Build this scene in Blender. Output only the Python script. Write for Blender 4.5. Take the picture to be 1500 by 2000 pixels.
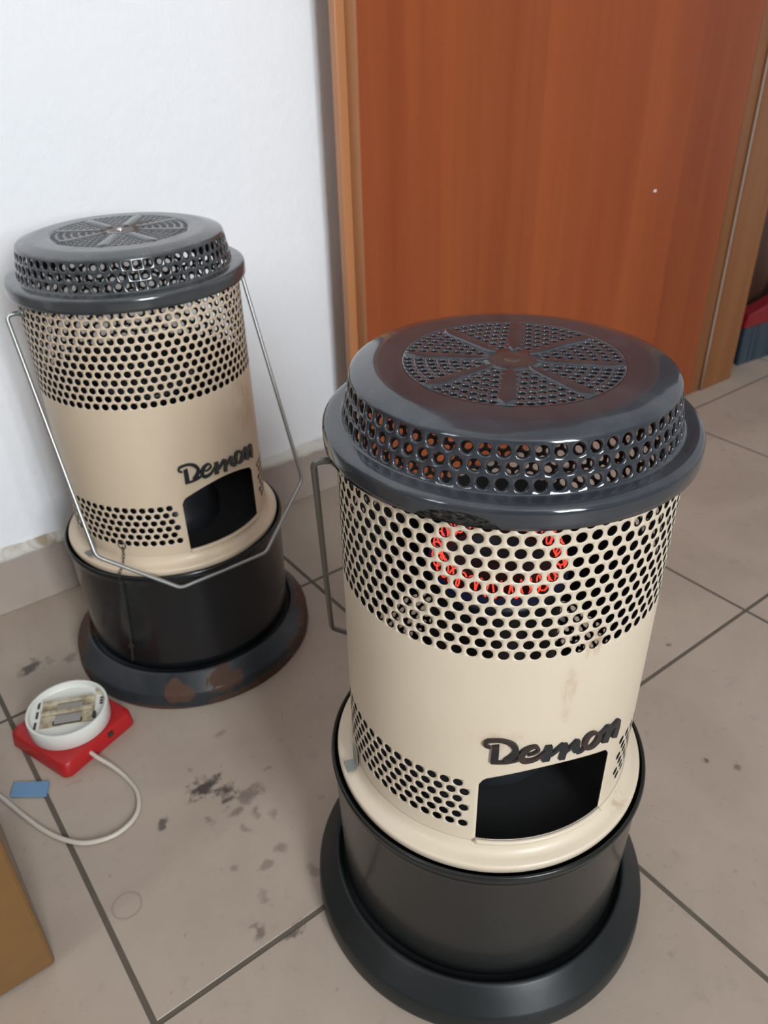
import bpy, bmesh, math, random
from mathutils import Vector, Matrix
random.seed(4)
SC = bpy.context.scene
COL = SC.collection
for o in list(bpy.data.objects):
    bpy.data.objects.remove(o)
PI = math.pi
R = math.radians
T = 0.4                       # side of one floor tile in metres; plans below are in tiles

# ------------------------------------------------------------------ camera
cam_d = bpy.data.cameras.new('camera')
cam = bpy.data.objects.new('camera', cam_d)
COL.objects.link(cam)
_r = Vector((0.796837, -0.603756, -0.023006)); _u = Vector((0.337037, 0.412574, 0.846280)); _f = Vector((0.501455, 0.682101, -0.532242))
cam.matrix_world = Matrix(((_r.x, _u.x, -_f.x, 0), (_r.y, _u.y, -_f.y, 0), (_r.z, _u.z, -_f.z, 0.65442), (0, 0, 0, 1)))
cam_d.sensor_fit = 'VERTICAL'
cam_d.sensor_height = 24.0
cam_d.lens = 24.0 * 1545.66 / 2000
cam_d.clip_start = 0.02
cam_d.dof.use_dof = True
cam_d.dof.focus_distance = 0.46
cam_d.dof.aperture_fstop = 9.0
SC.camera = cam

# ------------------------------------------------------------------ world, daylight, exposure
w = bpy.data.worlds.new('world'); SC.world = w; w.use_nodes = True
w.node_tree.nodes['Background'].inputs[0].default_value = (0.80, 0.88, 1.0, 1)
w.node_tree.nodes['Background'].inputs[1].default_value = 0.5
def daylight(name, loc, rot, sx, sy, power):
    l = bpy.data.lights.new(name, 'AREA'); l.shape = 'RECTANGLE'; l.size = sx; l.size_y = sy
    l.energy = power; l.color = (0.90, 0.955, 1.0)
    o = bpy.data.objects.new(name, l); COL.objects.link(o); o.location = loc; o.rotation_euler = rot
daylight('daylight_front', (-0.12, -2.30, 1.50), (R(90), 0, 0), 0.80, 1.35, 74)
daylight('daylight_left', (-1.92, 0.05, 1.45), (R(90), 0, R(-90)), 0.45, 1.10, 9)
SC.view_settings.view_transform = 'Standard'
SC.view_settings.look = 'None'
SC.view_settings.gamma = 1
SC.view_settings.use_curve_mapping = False
SC.view_settings.exposure = 0.66

# ------------------------------------------------------------------ materials
class NT:
    def __init__(s, name):
        s.m = bpy.data.materials.new(name); s.m.use_nodes = True
        s.t = s.m.node_tree; s.b = s.t.nodes['Principled BSDF']
        g = s.t.nodes.new('ShaderNodeNewGeometry'); s.pos = g.outputs['Position']
        tc = s.t.nodes.new('ShaderNodeTexCoord'); s.obj = tc.outputs['Object']
    def n(s, kind, **kw):
        x = s.t.nodes.new(kind)
        for k, v in kw.items(): setattr(x, k, v)
        return x
    def link(s, a, b): s.t.links.new(a, b)
    def setin(s, sock, v):
        if hasattr(v, 'is_linked') or hasattr(v, 'links'): s.link(v, sock)
        else: sock.default_value = v
    def math(s, op, a, b=0.0, c=None, clamp=False):
        x = s.n('ShaderNodeMath', operation=op, use_clamp=clamp)
        s.setin(x.inputs[0], a); s.setin(x.inputs[1], b)
        if c is not None: s.setin(x.inputs[2], c)
        return x.outputs[0]
    def mapping(s, vec, scale=(1, 1, 1), loc=(0, 0, 0), rot=(0, 0, 0)):
        x = s.n('ShaderNodeMapping'); s.link(vec, x.inputs[0])
        x.inputs['Scale'].default_value = scale; x.inputs['Location'].default_value = loc; x.inputs['Rotation'].default_value = rot
        return x.outputs[0]
    def noise(s, vec, scale, detail=4, rough=0.55, dist=0.0):
        x = s.n('ShaderNodeTexNoise'); s.link(vec, x.inputs['Vector'])
        x.inputs['Scale'].default_value = scale; x.inputs['Detail'].default_value = detail
        x.inputs['Roughness'].default_value = rough; x.inputs['Distortion'].default_value = dist
        return x.outputs[0]
    def ramp(s, fac, a, b):
        x = s.n('ShaderNodeMapRange', interpolation_type='SMOOTHSTEP'); s.link(fac, x.inputs[0])
        x.inputs[1].default_value = a; x.inputs[2].default_value = b
        return x.outputs[0]
    def mix(s, fac, a, b):
        x = s.n('ShaderNodeMix', data_type='RGBA'); s.setin(x.inputs[0], fac)
        for i, v in ((6, a), (7, b)):
            if isinstance(v, tuple): x.inputs[i].default_value = (*v[:3], 1)
            else: s.link(v, x.inputs[i])
        return x.outputs[2]
    def blob(s, vec, c, rad, soft=0.5, wob=0.0, wscale=20):
        """soft-edged spot of given radii (rx, ry, rz) around c, edge ragged by noise"""
        v = s.mapping(vec, scale=tuple(1 / q for q in rad), loc=tuple(-a / q for a, q in zip(c, rad)))
        l = s.n('ShaderNodeVectorMath', operation='LENGTH'); s.link(v, l.inputs[0]); d = l.outputs['Value']
        if wob:
            d = s.math('ADD', d, s.math('MULTIPLY', s.math('SUBTRACT', s.noise(vec, wscale, 5), 0.5), wob))
        return s.ramp(d, 1.0, 1.0 - soft)
    def col(s, v): s.setin(s.b.inputs['Base Color'], (*v, 1) if isinstance(v, tuple) else v)
    def rough(s, v): s.setin(s.b.inputs['Roughness'], v)
    def bump(s, h, strength, dist=0.002):
        x = s.n('ShaderNodeBump'); x.inputs['Strength'].default_value = strength; x.inputs['Distance'].default_value = dist
        s.link(h, x.inputs['Height']); s.link(x.outputs[0], s.b.inputs['Normal'])
def plain(name, c, rough=0.5, metal=0.0, coat=0.0):
    k = NT(name); k.col(c); k.rough(rough); k.b.inputs['Metallic'].default_value = metal
    k.b.inputs['Coat Weight'].default_value = coat
    return k.m
def emit(name, c, strength):
    k = NT(name); k.col((0.02, 0.02, 0.02)); k.b.inputs['Emission Color'].default_value = (*c, 1); k.b.inputs['Emission Strength'].default_value = strength
    return k.m
MAT = {}
def m_wall():
    k = NT('white_wall_paint')
    n = k.noise(k.pos, 3.0, 3)
    k.col(k.mix(n, (0.86, 0.875, 0.90), (0.90, 0.91, 0.93)))
    k.rough(0.75)
    b = k.math('ADD', k.noise(k.pos, 90, 6, 0.6), k.math('MULTIPLY', k.noise(k.pos, 25, 3), 0.8))
    k.bump(b, 0.35, 0.003)
    return k.m
MAT['wall'] = m_wall()
def m_tile():
    k = NT('beige_floor_tile')
    n1 = k.noise(k.pos, 5, 6, 0.6, 0.6); n2 = k.noise(k.pos, 38, 6, 0.65, 0.4); n3 = k.noise(k.pos, 130, 3)
    c = k.mix(k.ramp(n1, 0.3, 0.7), (0.370, 0.298, 0.238), (0.435, 0.355, 0.285))
    c = k.mix(k.math('MULTIPLY', k.ramp(n2, 0.56, 0.75), 0.45), c, (0.31, 0.255, 0.215))
    c = k.mix(k.math('MULTIPLY', k.ramp(n3, 0.66, 0.76), 0.40), c, (0.20, 0.155, 0.12))
    dirt = k.ramp(k.noise(k.pos, 42, 8, 0.70, 0.8), 0.61, 0.72)
    c = k.mix(k.math('MULTIPLY', dirt, 0.42), c, (0.20, 0.165, 0.14))
    # soot smudges, rings and drops that lie on these tiles
    for (x, y, rx, ry, a, ws) in SPOTS:
        c = k.mix(k.math('MULTIPLY', k.blob(k.pos, (x * T, y * T, 0), (rx * T * 1.15, ry * T * 1.15, 0.05), 0.8, 3.2, ws * 1.4), a), c, (0.045, 0.035, 0.035))
    for (x, y, r0) in RINGS:
        a = k.blob(k.pos, (x * T, y * T, 0), (r0 * T, r0 * T, 0.05), 0.12, 0.12, 60)
        b = k.blob(k.pos, (x * T, y * T, 0), (r0 * T * 0.88, r0 * T * 0.88, 0.05), 0.15, 0.12, 60)
        c = k.mix(k.math('MULTIPLY', k.math('SUBTRACT', a, b, clamp=True), 0.4), c, (0.16, 0.125, 0.10))
    k.col(c)
    k.rough(k.math('ADD', k.math('MULTIPLY', n2, 0.25), 0.34))
    k.bump(k.math('ADD', n2, k.math('MULTIPLY', n1, 2.0)), 0.10, 0.001)
    return k.m
SPOTS = [(0.405, 1.345, .045, .03, .95, 60), (0.44, 1.30, .03, .03, .9, 60), (0.48, 1.255, .05, .022, .55, 50), (0.44, 1.23, .02, .012, .5, 60), (0.47, 1.20, .012, .02, .5, 60), (0.43, 1.17, .014, .02, .4, 60), (0.50, 1.17, .014, .014, .4, 60), (0.56, 1.30, .014, .010, .5, 60), (0.37, 1.25, .010, .014, .4, 60), (0.40, 1.42, .012, .010, .4, 60), (0.36, 1.10, .014, .012, .4, 60), (0.47, 1.08, .016, .02, .4, 60),
         (0.275, 1.315, .016, .02, .8, 60), (0.195, 2.075, .05, .03, .85, 45), (0.29, 2.04, .03, .02, .5, 50), (0.36, 1.95, .05, .02, .3, 50), (0.52, 1.48, .02, .012, .35, 60),
         (0.42, 1.06, .018, .014, .4, 60), (0.38, 1.0, .012, .02, .35, 60), (0.50, .98, .014, .02, .35, 60), (0.33, .935, .014, .02, .6, 80),(0.385, .89, .03, .014, .75, 80),
         (1.46, .62, .012, .01, .8, 60), (1.50, .56, .012, .01, .6, 60), (1.24, .40, .008, .008, .7, 60), (1.75, .95, .012, .012, .6, 60), (1.9, 1.25, .016, .01, .6, 60),
         (1.5, 1.5, .06, .03, .22, 40), (2.1, 1.45, .05, .03, .22, 40), (1.2, 1.75, .08, .03, .2, 40)]
RINGS = [(0.13, 1.165, .035), (1.43, 1.045, .035)]
MAT['tile'] = m_tile()
def m_grout():
    k = NT('brown_grout')
    k.col(k.mix(k.noise(k.pos, 40, 4), (0.085, 0.070, 0.052), (0.13, 0.108, 0.082))); k.rough(0.9)
    return k.m
MAT['grout'] = m_grout()
def m_wood(name, dark, light, rough, stretch=(26, 26, 1.1), fine=(140, 140, 3.0)):
    k = NT(name)
    a = k.noise(k.mapping(k.obj, stretch), 1.0, 5, 0.6, 0.5)
    b = k.noise(k.mapping(k.obj, fine), 1.0, 4, 0.6)
    c = k.mix(k.ramp(a, 0.3, 0.72), dark, light)
    c = k.mix(k.math('MULTIPLY', k.ramp(b, 0.5, 0.8), 0.30), c, tuple(q * 0.55 for q in dark))
    k.col(c); k.rough(rough)
    k.bump(b, 0.06, 0.001)
    return k
def m_door():
    k = m_wood('red_brown_door_veneer', (0.255, 0.052, 0.013), (0.325, 0.078, 0.020), 0.36, (11, 11, 0.5), (70, 70, 1.6))
    # veneer laid in broad vertical strips of slightly different tone
    s = k.n('ShaderNodeSeparateXYZ'); k.link(k.obj, s.inputs[0])
    w_ = k.n('ShaderNodeTexWhiteNoise', noise_dimensions='1D')
    k.link(k.math('FLOOR', k.math('DIVIDE', k.math('ADD', s.outputs[0], 0.012), 0.153)), w_.inputs['W'])
    src = k.b.inputs['Base Color'].links[0].from_socket
    hs = k.n('ShaderNodeHueSaturation'); k.link(src, hs.inputs['Color'])
    k.link(k.math('ADD', k.math('MULTIPLY', w_.outputs[0], 0.18), 0.88), hs.inputs['Value'])
    k.link(hs.outputs[0], k.b.inputs['Base Color'])
    return k.m
MAT['door'] = m_door()
MAT['jamb'] = m_wood('orange_jamb_wood', (0.195, 0.070, 0.022), (0.255, 0.097, 0.031), 0.4).m
MAT['cabinet'] = m_wood('mustard_cabinet_varnish', (0.155, 0.077, 0.023), (0.205, 0.104, 0.030), 0.35, (3, 3, 5), (20, 20, 60)).m
MAT['dark_wood'] = m_wood('dark_brown_wood', (0.055, 0.022, 0.013), (0.085, 0.034, 0.020), 0.4).m
MAT['lip'] = m_wood('brightened_edge_wood', (0.40, 0.165, 0.062), (0.48, 0.21, 0.085), 0.4).m  # jamb wood lightened; the stronger light on this edge is put into the colour
MAT['gasket'] = plain('grey_door_gasket', (0.30, 0.22, 0.17), 0.35)
def m_skirting():
    k = NT('skirting_tile_glaze')
    c = k.mix(k.ramp(k.noise(k.pos, 5, 6, 0.6, 0.6), 0.3, 0.7), (0.37, 0.305, 0.26), (0.43, 0.36, 0.31))
    k.col(c); k.rough(0.4); return k.m
MAT['skirting'] = m_skirting()
def m_caulk():
    k = NT('dirty_caulk')
    n = k.noise(k.pos, 18, 6, 0.65, 1.0)
    c = k.mix(k.ramp(n, 0.48, 0.68), (0.62, 0.59, 0.54), (0.33, 0.27, 0.19)); k.col(c); k.rough(0.85)
    return k.m
MAT['caulk'] = m_caulk()

def m_enamel(name, base, rough, dust, chips=(), rust=None, flecks=0.0, spec=0.5, coat=0.3):
    """glossy dark enamel; dust = grey film, chips = spots of bare steel (object space), rust = (blobs, amount)"""
    k = NT(name)
    n = k.noise(k.obj, 14, 6, 0.65, 0.6)
    fine = k.noise(k.obj, 260, 4, 0.7)
    sep = k.n('ShaderNodeSeparateXYZ')
    g = k.n('ShaderNodeNewGeometry'); k.link(g.outputs['Normal'], sep.inputs[0])
    up = k.ramp(sep.outputs[2], 0.1, 0.9)
    film = k.math('MULTIPLY', k.math('MULTIPLY', k.ramp(n, 0.35, 0.75), dust), k.math('ADD', k.math('MULTIPLY', up, 0.8), 0.2))
    c = k.mix(film, base, (0.21, 0.215, 0.22))
    r = k.math('ADD', rough, k.math('MULTIPLY', film, 0.55), clamp=True)
    if flecks:
        fl = k.math('MULTIPLY', k.ramp(k.noise(k.obj, 75, 2), 0.765, 0.79), flecks)
        c = k.mix(fl, c, (0.42, 0.42, 0.40))
    bare = None
    for (ctr, rad) in chips:
        m = k.blob(k.obj, ctr, rad, 0.05, 0.14, 160)
        steel = k.mix(k.ramp(k.noise(k.mapping(k.obj, (1, 1, 3)), 240, 5, 0.75), 0.4, 0.72), (0.005, 0.005, 0.005), (0.075, 0.070, 0.062))
        c = k.mix(m, c, steel); r = k.math('MAXIMUM', r, k.math('MULTIPLY', m, 0.75)); bare = m if bare is None else k.math('MAXIMUM', bare, m)
    if rust:
        blobs, amt = rust[:2]; wob = rust[2] if len(rust) > 2 else 0.9
        rc = k.mix(fine, (0.055, 0.027, 0.016), (0.105, 0.052, 0.031))
        for (ctr, rad) in blobs:
            m = k.math('MULTIPLY', k.blob(k.obj, ctr, rad, 0.25, wob, 45), amt)
            c = k.mix(m, c, rc); r = k.math('MAXIMUM', r, k.math('MULTIPLY', m, 0.8))
    k.col(c); k.rough(r)
    k.b.inputs['Coat Weight'].default_value = coat; k.b.inputs['Coat Roughness'].default_value = 0.06; k.b.inputs['Specular IOR Level'].default_value = spec
    if bare is not None:
        k.link(k.math('MULTIPLY', k.math('SUBTRACT', 1.0, bare), coat), k.b.inputs['Coat Weight']); k.link(k.math('MULTIPLY', k.math('SUBTRACT', 1.0, k.math('MULTIPLY', bare, 0.8)), spec), k.b.inputs['Specular IOR Level'])
    k.bump(k.noise(k.obj, 45, 2, 0.5), 0.05, 0.004)
    return k.m
def pol(az, r, z): return (r * T * math.cos(R(az)), r * T * math.sin(R(az)), z * T)
MAT['cap1'] = m_enamel('slate_cap_enamel', (0.029, 0.034, 0.042), 0.09, 0.16, chips=[(pol(213, .284, 1.0925), (.0178, .0290, .0094)), (pol(150.5, .279, 1.120), (.0022, .0022, .0020))],
                       rust=([((0, 0, 1.21 * T), (.012, .012, .006))], 0.5))
MAT['cap2'] = m_enamel('dusty_grey_cap_enamel', (0.042, 0.047, 0.050), 0.16, 0.42, rust=([((.004, .004, 1.215 * T), (.018, .026, .01)), ((.03, .012, 1.215 * T), (.02, .006, .01))], 0.8))
MAT['tank1'] = m_enamel('black_green_tank_enamel', (0.012, 0.014, 0.0135), 0.24, 0.03, spec=0.35, coat=0.1)
MAT['tank2'] = m_enamel('black_tank_enamel', (0.010, 0.011, 0.012), 0.22, 0.05, spec=0.35, coat=0.1)
MAT['foot1'] = m_enamel('dark_foot_enamel', (0.014, 0.017, 0.0175), 0.36, 0.02, spec=0.28, coat=0.0)
RU = [(pol(a - 33.4, r, z), (sx, sx, sz)) for a, r, z, sx, sz in ((237, .335, .05, .020, .013), (259, .335, .062, .026, .014), (155, .34, .05, .05, .03), (308, .345, .03, .045, .012), (282, .352, .012, .05, .009), (262, .353, .008, .04, .006), (330, .345, .04, .05, .02), (175, .345, .02, .04, .016), (225, .353, .004, .05, .004))]
MAT['foot2'] = m_enamel('rusted_foot_enamel', (0.024, 0.028, 0.032), 0.32, 0.15, rust=(RU, 0.9, 2.0), spec=0.3, coat=0.05)
def m_cream(name, a, b, stains):
    k = NT(name)
    n = k.noise(k.obj, 9, 5, 0.6)
    c = k.mix(k.ramp(n, 0.3, 0.75), a, b)
    fine = k.ramp(k.noise(k.obj, 85, 4, 0.7), 0.70, 0.78)
    c = k.mix(k.math('MULTIPLY', fine, 0.35), c, (0.32, 0.22, 0.13))
    for (ctr, rad, amt) in stains:
        m = k.math('MULTIPLY', k.math('MULTIPLY', k.blob(k.obj, ctr, rad, 0.9, 0.9, 70), k.ramp(k.noise(k.mapping(k.obj, (1, 1, .35)), 130, 5, 0.7), 0.38, 0.7)), amt)
        c = k.mix(m, c, (0.28, 0.125, 0.035))
    k.col(c); k.rough(0.42)
    k.b.inputs['Coat Weight'].default_value = 0.08; k.b.inputs['Coat Roughness'].default_value = 0.12
    return k.m
ST = [(pol(257, .2625, .875), (.009, .009, .016), .9), (pol(250, .2625, .80), (.007, .007, .022), .4), (pol(250, .2625, .745), (.005, .005, .010), .45), (pol(222, .2625, .97), (.005, .005, .004), .8), (pol(217, .2625, .945), (.005, .005, .012), .5), (pol(150, .2625, .8), (.006, .006, .02), .7), (pol(286, .28, .44), (.016, .02, .01), .55), (pol(262, .2625, .66), (.02, .03, .012), .35), (pol(232, .2625, .70), (.03, .03, .012), .3)]
MAT['cream1'] = m_cream('cream_body_enamel', (0.635, 0.540, 0.412), (0.670, 0.578, 0.450), ST)
MAT['cream2'] = m_cream('peach_cream_body_enamel', (0.655, 0.525, 0.378), (0.690, 0.562, 0.415), [(pol(257, .2625, 1.02), (.008, .02, .012), .9), (pol(265, .2625, .98), (.01, .02, .008), .7), (pol(275, .2625, .78), (.03, .03, .06), .45)])
MAT['soot'] = plain('soot_black', (0.012, 0.012, 0.012), 0.7)
MAT['burner'] = plain('dark_burner_steel', (0.020, 0.022, 0.026), 0.38, 0.3)
MAT['wire'] = plain('galvanised_wire', (0.42, 0.43, 0.42), 0.38, 0.85)
MAT['wire_dull'] = plain('dull_grey_wire', (0.20, 0.20, 0.185), 0.42, 0.75)
MAT['tin'] = plain('bare_tin', (0.30, 0.32, 0.31), 0.4, 0.7)
MAT['screw'] = plain('bright_screw', (0.75, 0.75, 0.72), 0.25, 0.9)
MAT['chain'] = plain('rusty_chain_wire', (0.05, 0.038, 0.027), 0.7, 0.3)
MAT['letter1'] = m_enamel('slate_letter_enamel', (0.016, 0.018, 0.022), 0.34, 0.05, rust=([(pol(225, .265, .70), (.014, .014, .006)), (pol(231, .265, .655), (.012, .012, .006)), (pol(262, .265, .672), (.012, .016, .012)), (pol(239, .265, .67), (.008, .008, .02))], 0.28, 2.0), spec=0.3, coat=0.0)
MAT['letter2'] = plain('black_letter_enamel', (0.022, 0.026, 0.030), 0.25)
MAT['glow'] = emit('red_hot_wire', (1.0, 0.055, 0.028), 0.85)
MAT['cold_coil'] = plain('cold_coil_wire', (0.05, 0.04, 0.035), 0.5, 0.6)
MAT['flame'] = emit('blue_flame', (0.015, 0.04, 0.30), 0.045)
MAT['red'] = plain('red_plastic', (0.40, 0.010, 0.012), 0.42)
MAT['white_plastic'] = plain('white_plastic', (0.72, 0.72, 0.66), 0.35)
MAT['cable'] = plain('off_white_cable', (0.56, 0.50, 0.43), 0.45)
def m_scorch():
    k = NT('scorched_plastic')
    k.col(k.mix(k.ramp(k.noise(k.pos, 60, 5, 0.6), 0.35, 0.65), (0.56, 0.50, 0.37), (0.26, 0.19, 0.10))); k.rough(0.5); return k.m
MAT['scorch'] = m_scorch()
MAT['slot'] = plain('black_slot', (0.03, 0.025, 0.018), 0.6)
MAT['steel'] = plain('heater_plate_steel', (0.33, 0.31, 0.29), 0.35, 0.8)
MAT['blue'] = plain('blue_tablet_card', (0.13, 0.25, 0.41), 0.75)
MAT['broom_red'] = plain('red_broom_plastic', (0.20, 0.005, 0.012), 0.4)
MAT['bristle'] = plain('blue_grey_bristle', (0.048, 0.072, 0.095), 0.7)
MAT['window_frame'] = plain('white_window_frame', (0.8, 0.8, 0.8), 0.4)
MAT['wall_dark'] = plain('fill_cutting_wall_brown', (0.17, 0.13, 0.10), 0.6)  # unseen walls, made dark to cut fill light and darken enamel reflections
MAT['ceiling'] = plain('white_ceiling_paint', (0.82, 0.82, 0.82), 0.8)

# ------------------------------------------------------------------ mesh helpers
class MB:
    """collects welded vertices and faces, builds one mesh object"""
    def __init__(s): s.v = []; s.f = []; s.mi = []; s.key = {}
    def p(s, co, weld=True):
        k = (round(co[0], 6), round(co[1], 6), round(co[2], 6))
        if weld and k in s.key: return s.key[k]
        s.v.append(tuple(co)); s.key[k] = len(s.v) - 1
        return len(s.v) - 1
    def face(s, cos, mi=0):
        ids = []
        for c in cos:
            i = s.p(c)
            if i not in ids: ids.append(i)
        if len(ids) > 2: s.f.append(ids); s.mi.append(mi)
    def box(s, a, b, mi=0):
        (x0, y0, z0), (x1, y1, z1) = a, b
        c = [(x, y, z) for z in (z0, z1) for y in (y0, y1) for x in (x0, x1)]
        for q in ((0, 2, 3, 1), (4, 5, 7, 6), (0, 1, 5, 4), (2, 6, 7, 3), (0, 4, 6, 2), (1, 3, 7, 5)): s.face([c[i] for i in q], mi)
    def lathe(s, prof, n=128, a0=0, a1=360, sc=T, mi=0):
        full = abs(a1 - a0) >= 360
        st = [R(a0 + (a1 - a0) * i / n) for i in range(n + 1)]
        if full: st[-1] = st[0]
        for (r0, z0), (r1, z1) in zip(prof, prof[1:]):
            for t0, t1 in zip(st, st[1:]):
                s.face([(r0 * sc * math.cos(t0), r0 * sc * math.sin(t0), z0 * sc), (r0 * sc * math.cos(t1), r0 * sc * math.sin(t1), z0 * sc),
                        (r1 * sc * math.cos(t1), r1 * sc * math.sin(t1), z1 * sc), (r1 * sc * math.cos(t0), r1 * sc * math.sin(t0), z1 * sc)], mi)
    def tube(s, path, rad, n=10, closed=False, caps=True):
        P = [Vector(q) for q in path]; m = len(P); prev = None; rings = []
        for i in range(m):
            if closed: t = (P[(i + 1) % m] - P[i - 1])
            else: t = P[min(i + 1, m - 1)] - P[max(i - 1, 0)]
            t.normalize()
            if prev is None:
                a = Vector((0, 0, 1)) if abs(t.z) < 0.9 else Vector((1, 0, 0))
                nx = t.cross(a).normalized()
            else:
                nx = (prev - t * prev.dot(t)).normalized()
            prev = nx; ny = t.cross(nx)
            rr = rad[i] if isinstance(rad, (list, tuple)) else rad
            rings.append([P[i] + (nx * math.cos(2 * PI * j / n) + ny * math.sin(2 * PI * j / n)) * rr for j in range(n)])
        for i in range(m if closed else m - 1):
            a, b = rings[i], rings[(i + 1) % m]
            for j in range(n):
                s.f.append([s.p(a[j]), s.p(a[(j + 1) % n]), s.p(b[(j + 1) % n]), s.p(b[j])]); s.mi.append(0)
        if caps and not closed:
            s.f.append([s.p(q) for q in rings[0]][::-1]); s.mi.append(0)
            s.f.append([s.p(q) for q in rings[-1]]); s.mi.append(0)
    def cell(s, fn, u0, u1, v0, v1, ru, rv, lip=0.0, mi=0):
        """rectangle (u, v) with an elliptic hole; fn(u, v, depth) gives the point; lip rounds the hole edge inwards"""
        uc, vc = (u0 + u1) / 2, (v0 + v1) / 2
        out = []
        for i in range(4): out.append((u0 + (u1 - u0) * i / 4, v0))
        for i in range(4): out.append((u1, v0 + (v1 - v0) * i / 4))
        for i in range(4): out.append((u1 + (u0 - u1) * i / 4, v1))
        for i in range(4): out.append((u0, v1 + (v0 - v1) * i / 4))
        rings = [[fn(a, b, 0) for a, b in out]]
        lv = [(1.28, 0.0), (1.12, lip * 0.25), (1.0, lip)] if lip else [(1.0, 0)]
        for sc, d in lv:
            rings.append([fn(uc + ru * sc * math.cos(R(225 + 22.5 * i)), vc + rv * sc * math.sin(R(225 + 22.5 * i)), d) for i in range(16)])
        for a, b in zip(rings, rings[1:]):
            for i in range(16): s.face([a[i], a[(i + 1) % 16], b[(i + 1) % 16], b[i]], mi)
    def mesh(s, name, mats, smooth=True):
        me = bpy.data.meshes.new(name); me.from_pydata(s.v, [], s.f)
        for m in (mats if isinstance(mats, (list, tuple)) else [mats]): me.materials.append(m)
        for poly, mi in zip(me.polygons, s.mi): poly.material_index = mi; poly.use_smooth = bool(smooth)
        me.update()
        if smooth and smooth is not True: me.set_sharp_from_angle(angle=R(smooth))
        return me
    def build(s, name, mats, parent=None, smooth=True):
        return obj(name, s.mesh(name, mats, smooth), parent)
def obj(name, me, parent=None):
    o = bpy.data.objects.new(name, me); COL.objects.link(o)
    if parent: o.parent = parent
    return o
def empty(name, loc=(0, 0, 0), rz=0.0):
    o = bpy.data.objects.new(name, None); COL.objects.link(o); o.location = loc; o.rotation_euler = (0, 0, rz); o.empty_display_size = 0.05
    return o
def tag(o, label=None, cat=None, group=None, kind=None):
    if label: o['label'] = label
    if cat: o['category'] = cat
    if group: o['group'] = group
    if kind: o['kind'] = kind
    return o
def bevel(o, w, seg=2, ang=40):
    m = o.modifiers.new('bevel', 'BEVEL'); m.width = w; m.segments = seg; m.limit_method = 'ANGLE'; m.angle_limit = R(ang)
    return o
def boxobj(name, a, b, mat, parent=None, bw=0.0):
    m = MB(); m.box(a, b); o = m.build(name, mat, parent, smooth=False)
    if bw: bevel(o, bw)
    return o

# ------------------------------------------------------------------ the room
X0, X1, Y0, Y1, ZC = -1.87, 3.0, -2.25, 0.960, 2.50
GX, GY, G = 0.0802 * T, 0.8967 * T, 0.0118 * T           # tile grid offset and joint width
floor = boxobj('floor', (X0, Y0, -0.06), (X1, Y1, -0.0006), MAT['grout'])
tag(floor, 'beige ceramic tile floor with brown grout joints', 'floor', kind='structure')
tile_cache = {}
def tile_mesh(sx, sy):
    k = (round(sx, 4), round(sy, 4))
    if k not in tile_cache:
        b = MB(); e = 0.0004
        hx, hy = sx / 2, sy / 2
        lo = [(-hx, -hy, -.008), (hx, -hy, -.008), (hx, hy, -.008), (-hx, hy, -.008)]
        md = [(x, y, -e) for x, y, _ in lo]
        tp = [(x - math.copysign(e, x), y - math.copysign(e, y), 0) for x, y, _ in lo]
        for A, B in ((lo, md), (md, tp)):
            for i in range(4): b.face([A[i], A[(i + 1) % 4], B[(i + 1) % 4], B[i]])
        b.face(tp); b.face(lo[::-1])
        tile_cache[k] = b.mesh('tile', MAT['tile'], smooth=False)
    return tile_cache[k]
for i in range(-5, 9):
    for j in range(-7, 3):
        xa, xb = max(GX + i * T, X0), min(GX + (i + 1) * T, X1)
        ya, yb = max(GY + j * T, Y0), min(GY + (j + 1) * T, Y1)
        xa += G / 2; xb -= G / 2; ya += G / 2; yb = yb - G / 2 if yb < Y1 else Y1
        if xb - xa < 0.02 or yb - ya < 0.02: continue
        o = obj('tile', tile_mesh(xb - xa, yb - ya), floor)
        o.location = ((xa + xb) / 2, (ya + yb) / 2, 0)
wb = boxobj('wall_back', (X0 - .15, Y1, -.06), (3.42 * T, Y1 + .12, ZC), MAT['wall']); tag(wb, 'white rough plastered wall behind the heaters', 'wall', kind='structure')
def wall_open(name, axis, pos, th, a, b, o0, o1, z0, z1, label):
    m = MB()
    def bx(u0, u1, za, zb):
        if axis == 'y': m.box((u0, pos - th, za), (u1, pos, zb))
        else: m.box((pos - th, u0, za), (pos, u1, zb))
    bx(a, o0, -.06, ZC); bx(o1, b, -.06, ZC); bx(o0, o1, -.06, z0); bx(o0, o1, z1, ZC)
    tag(m.build(name, MAT['wall_dark'], smooth=False), label, 'wall', kind='structure')
    f = MB()
    def fb(u0, u1, za, zb):
        if axis == 'y': f.box((u0, pos - .05, za), (u1, pos - .01, zb))
        else: f.box((pos - .05, u0, za), (pos - .01, u1, zb))
    w_ = .05
    fb(o0, o0 + w_, z0, z1); fb(o1 - w_, o1, z0, z1); fb(o0 + w_, o1 - w_, z0, z0 + w_); fb(o0 + w_, o1 - w_, z1 - w_, z1)
    c = (o0 + o1) / 2; fb(c - .03, c + .03, z0 + w_, z1 - w_)
    return f
f = wall_open('wall_front', 'y', Y0, .15, X0 - .15, X1 + .15, -.52, .28, .825, 2.175, 'unseen wall behind the camera with a window, made dark brown to cut fill light')
tag(f.build('window_1', MAT['window_frame'], smooth=False), 'white framed double window behind the camera', 'window', kind='structure')
f = wall_open('wall_left', 'x', X0, .15, Y0, Y1, -.175, .275, .90, 2.0, 'unseen side wall with a narrow window, made dark brown to cut fill light')
tag(f.build('window_2', MAT['window_frame'], smooth=False), 'white framed window in the left wall', 'window', kind='structure')
tag(boxobj('wall_right', (X1, Y0, -.06), (X1 + .15, Y1 + .12, ZC), MAT['wall']), 'white wall closing the room on the right', 'wall', kind='structure')
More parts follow.
